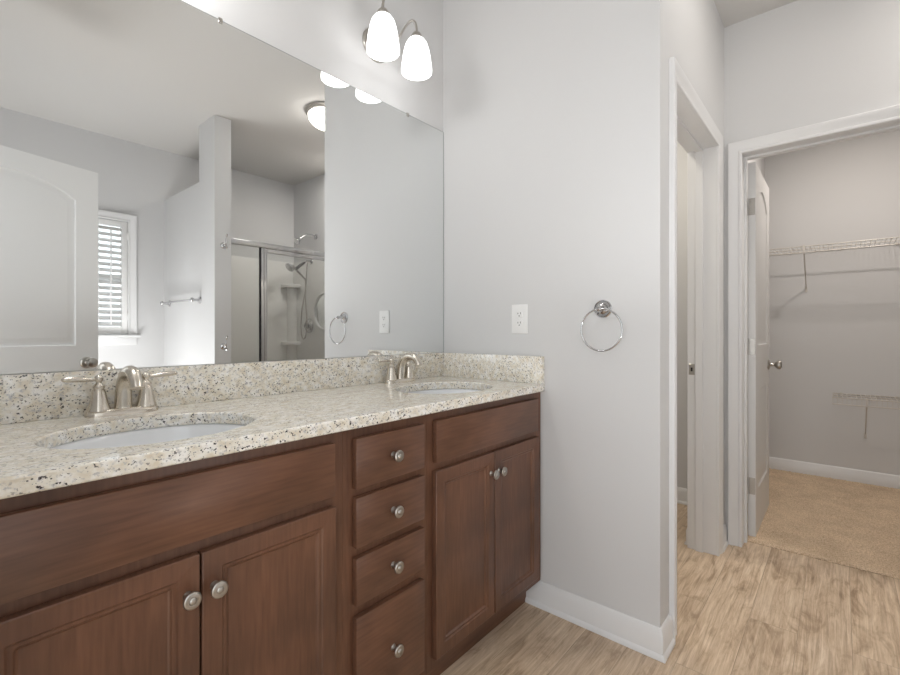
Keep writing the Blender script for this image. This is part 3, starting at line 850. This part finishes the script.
t = thing('shower_door', 'chrome-framed glass shower door and fixed panel, seen in the mirror', 'shower door', (0, SYf, 0))
PXX = 1.895
bm = B()
box(bm, SXa + .001, SXb - .017, -.022, .022, 1.825, 1.868, bev=.003)
box(bm, SXa + .001, SXa + .022, -.018, .018, .105, 1.825, bev=.002); box(bm, SXb - .040, SXb - .017, -.018, .018, .105, 1.825, bev=.002)
box(bm, SXa + .001, SXb - .017, -.020, .020, .076, .105, bev=.003)
box(bm, PXX, PXX + .028, -.018, .018, .105, 1.825, bev=.002)
obj('track_frame', bm, CHROME, t)
bm = B(); a, b, c, d = PXX + .032, SXb - .044, .112, 1.818
box(bm, a, a + .024, -.012, .012, c, d, bev=.002); box(bm, b - .024, b, -.012, .012, c, d, bev=.002)
box(bm, a + .024, b - .024, -.012, .012, d - .028, d, bev=.002); box(bm, a + .024, b - .024, -.012, .012, c, c + .028, bev=.002)
df = obj('door_frame', bm, CHROME, t)
bx('door_glass', (a + .022, b - .022, -.003, .003, c + .026, d - .026), GLASS, df)
bx('fixed_glass', (SXa + .020, PXX + .002, -.003, .003, .103, 1.827), GLASS, t)
bx('gasket', (PXX - .008, PXX, -.008, .008, .106, 1.824), RUBBER, t)

t = thing('fixed_shower', 'chrome shower head on a curved arm high on the shower wall, seen in the mirror', 'shower head', (SXb, -1.26, 2.12))
bm = B(); lathe(bm, [(0, 0), (.03, 0), (.028, .006), (.012, .012), (0, .012)], 24, axis((-1, 0, 0)))
tube(bm, [(-.004, 0, 0), (-.06, 0, .012), (-.12, 0, -.002), (-.19, 0, -.055)], .009, 12, smooth=7); obj('arm', bm, CHROME, t, angle=70)
bm = B(); lathe(bm, [(0, 0), (.012, 0), (.014, .012), (.024, .030), (.034, .045), (.034, .052), (0, .054)], 24, axis((-.75, 0, -.66), (-.185, 0, -.050))); obj('spray_cup', bm, CHROME, t, angle=50)

t = thing('hand_shower', 'chrome hand shower with a looping hose on the shower wall, seen in the mirror', 'hand shower', (SXb - .016, -1.32, 1.86))
bm = B(); lathe(bm, [(0, 0), (.026, 0), (.024, .006), (.012, .010), (0, .010)], 24, axis((-1, 0, 0)))
tube(bm, [(-.004, 0, 0), (-.05, 0, .004), (-.085, 0, -.02)], .009, 12, smooth=6); obj('wall_elbow', bm, CHROME, t, angle=70)
bm = B(); tube(bm, [(-.080, 0, -.016), (-.12, 0, -.045), (-.185, 0, -.098)], [.011, .015, .017], 14, smooth=5); h_ = obj('holder', bm, RUBBER, t, angle=70); h_['label'] = 'black swivel holder'
bm = B(); tube(bm, [(-.225, 0, -.065), (-.18, 0, -.100), (-.12, 0, -.150), (-.073, 0, -.190)], [.016, .013, .011, .010], 14, smooth=5); obj('handle', bm, CHROME, t, angle=70)
bm = B(); lathe(bm, [(0, 0), (.016, 0), (.034, .014), (.048, .026), (.050, .038), (.045, .044), (0, .046)], 28, axis((-.75, 0, -.66), (-.225, 0, -.065)))
obj('spray_head', bm, CHROME, t, angle=50)
bm = B()
tube(bm, [(-.073, 0, -.190), (-.072, .004, -.26), (-.074, .008, -.40), (-.075, .03, -.56), (-.075, .035, -.70), (-.075, .0, -.80), (-.075, -.05, -.80), (-.075, -.075, -.70), (-.070, -.065, -.50), (-.04, -.045, -.28), (-.045, -.012, -.06), (-.04, 0, -.008)], .0065, 10, smooth=8)
obj('hose', bm, SATIN, t, angle=80)

t = thing('shower_valve', 'round chrome shower valve with lever below the hose, seen in the mirror', 'shower valve', (SXb - .016, -1.36, 1.185))
bm = B(); lathe(bm, [(0, 0), (.078, 0), (.078, .004), (.070, .010), (.040, .014), (.030, .020), (.030, .045), (.020, .055), (0, .056)], 36, axis((-1, 0, 0))); obj('escutcheon', bm, CHROME, t, angle=40)
bm = B(); tube(bm, [(-.045, 0, 0), (-.050, .02, -.030), (-.052, .03, -.065)], [.009, .008, .007], 10, smooth=5); obj('lever', bm, CHROME, t, angle=70)

t = thing('shaving_mirror', 'white-rimmed round mirror on the shower wall, partly hidden, seen in the mirror', 'mirror', (SXb - .016, -1.06, 1.33))
bm = B(); tube(bm, [(-.014, .185 * math.sin(2 * PI * k / 48), .185 * math.cos(2 * PI * k / 48)) for k in range(48)], .0135, 12, closed=True); obj('rim', bm, PLASTIC, t, angle=80)
bm = B(); lathe(bm, [(0, 0), (.180, 0), (.180, .010), (0, .010)], 48, axis((-1, 0, 0))); obj('glass', bm, MIRROR, t)
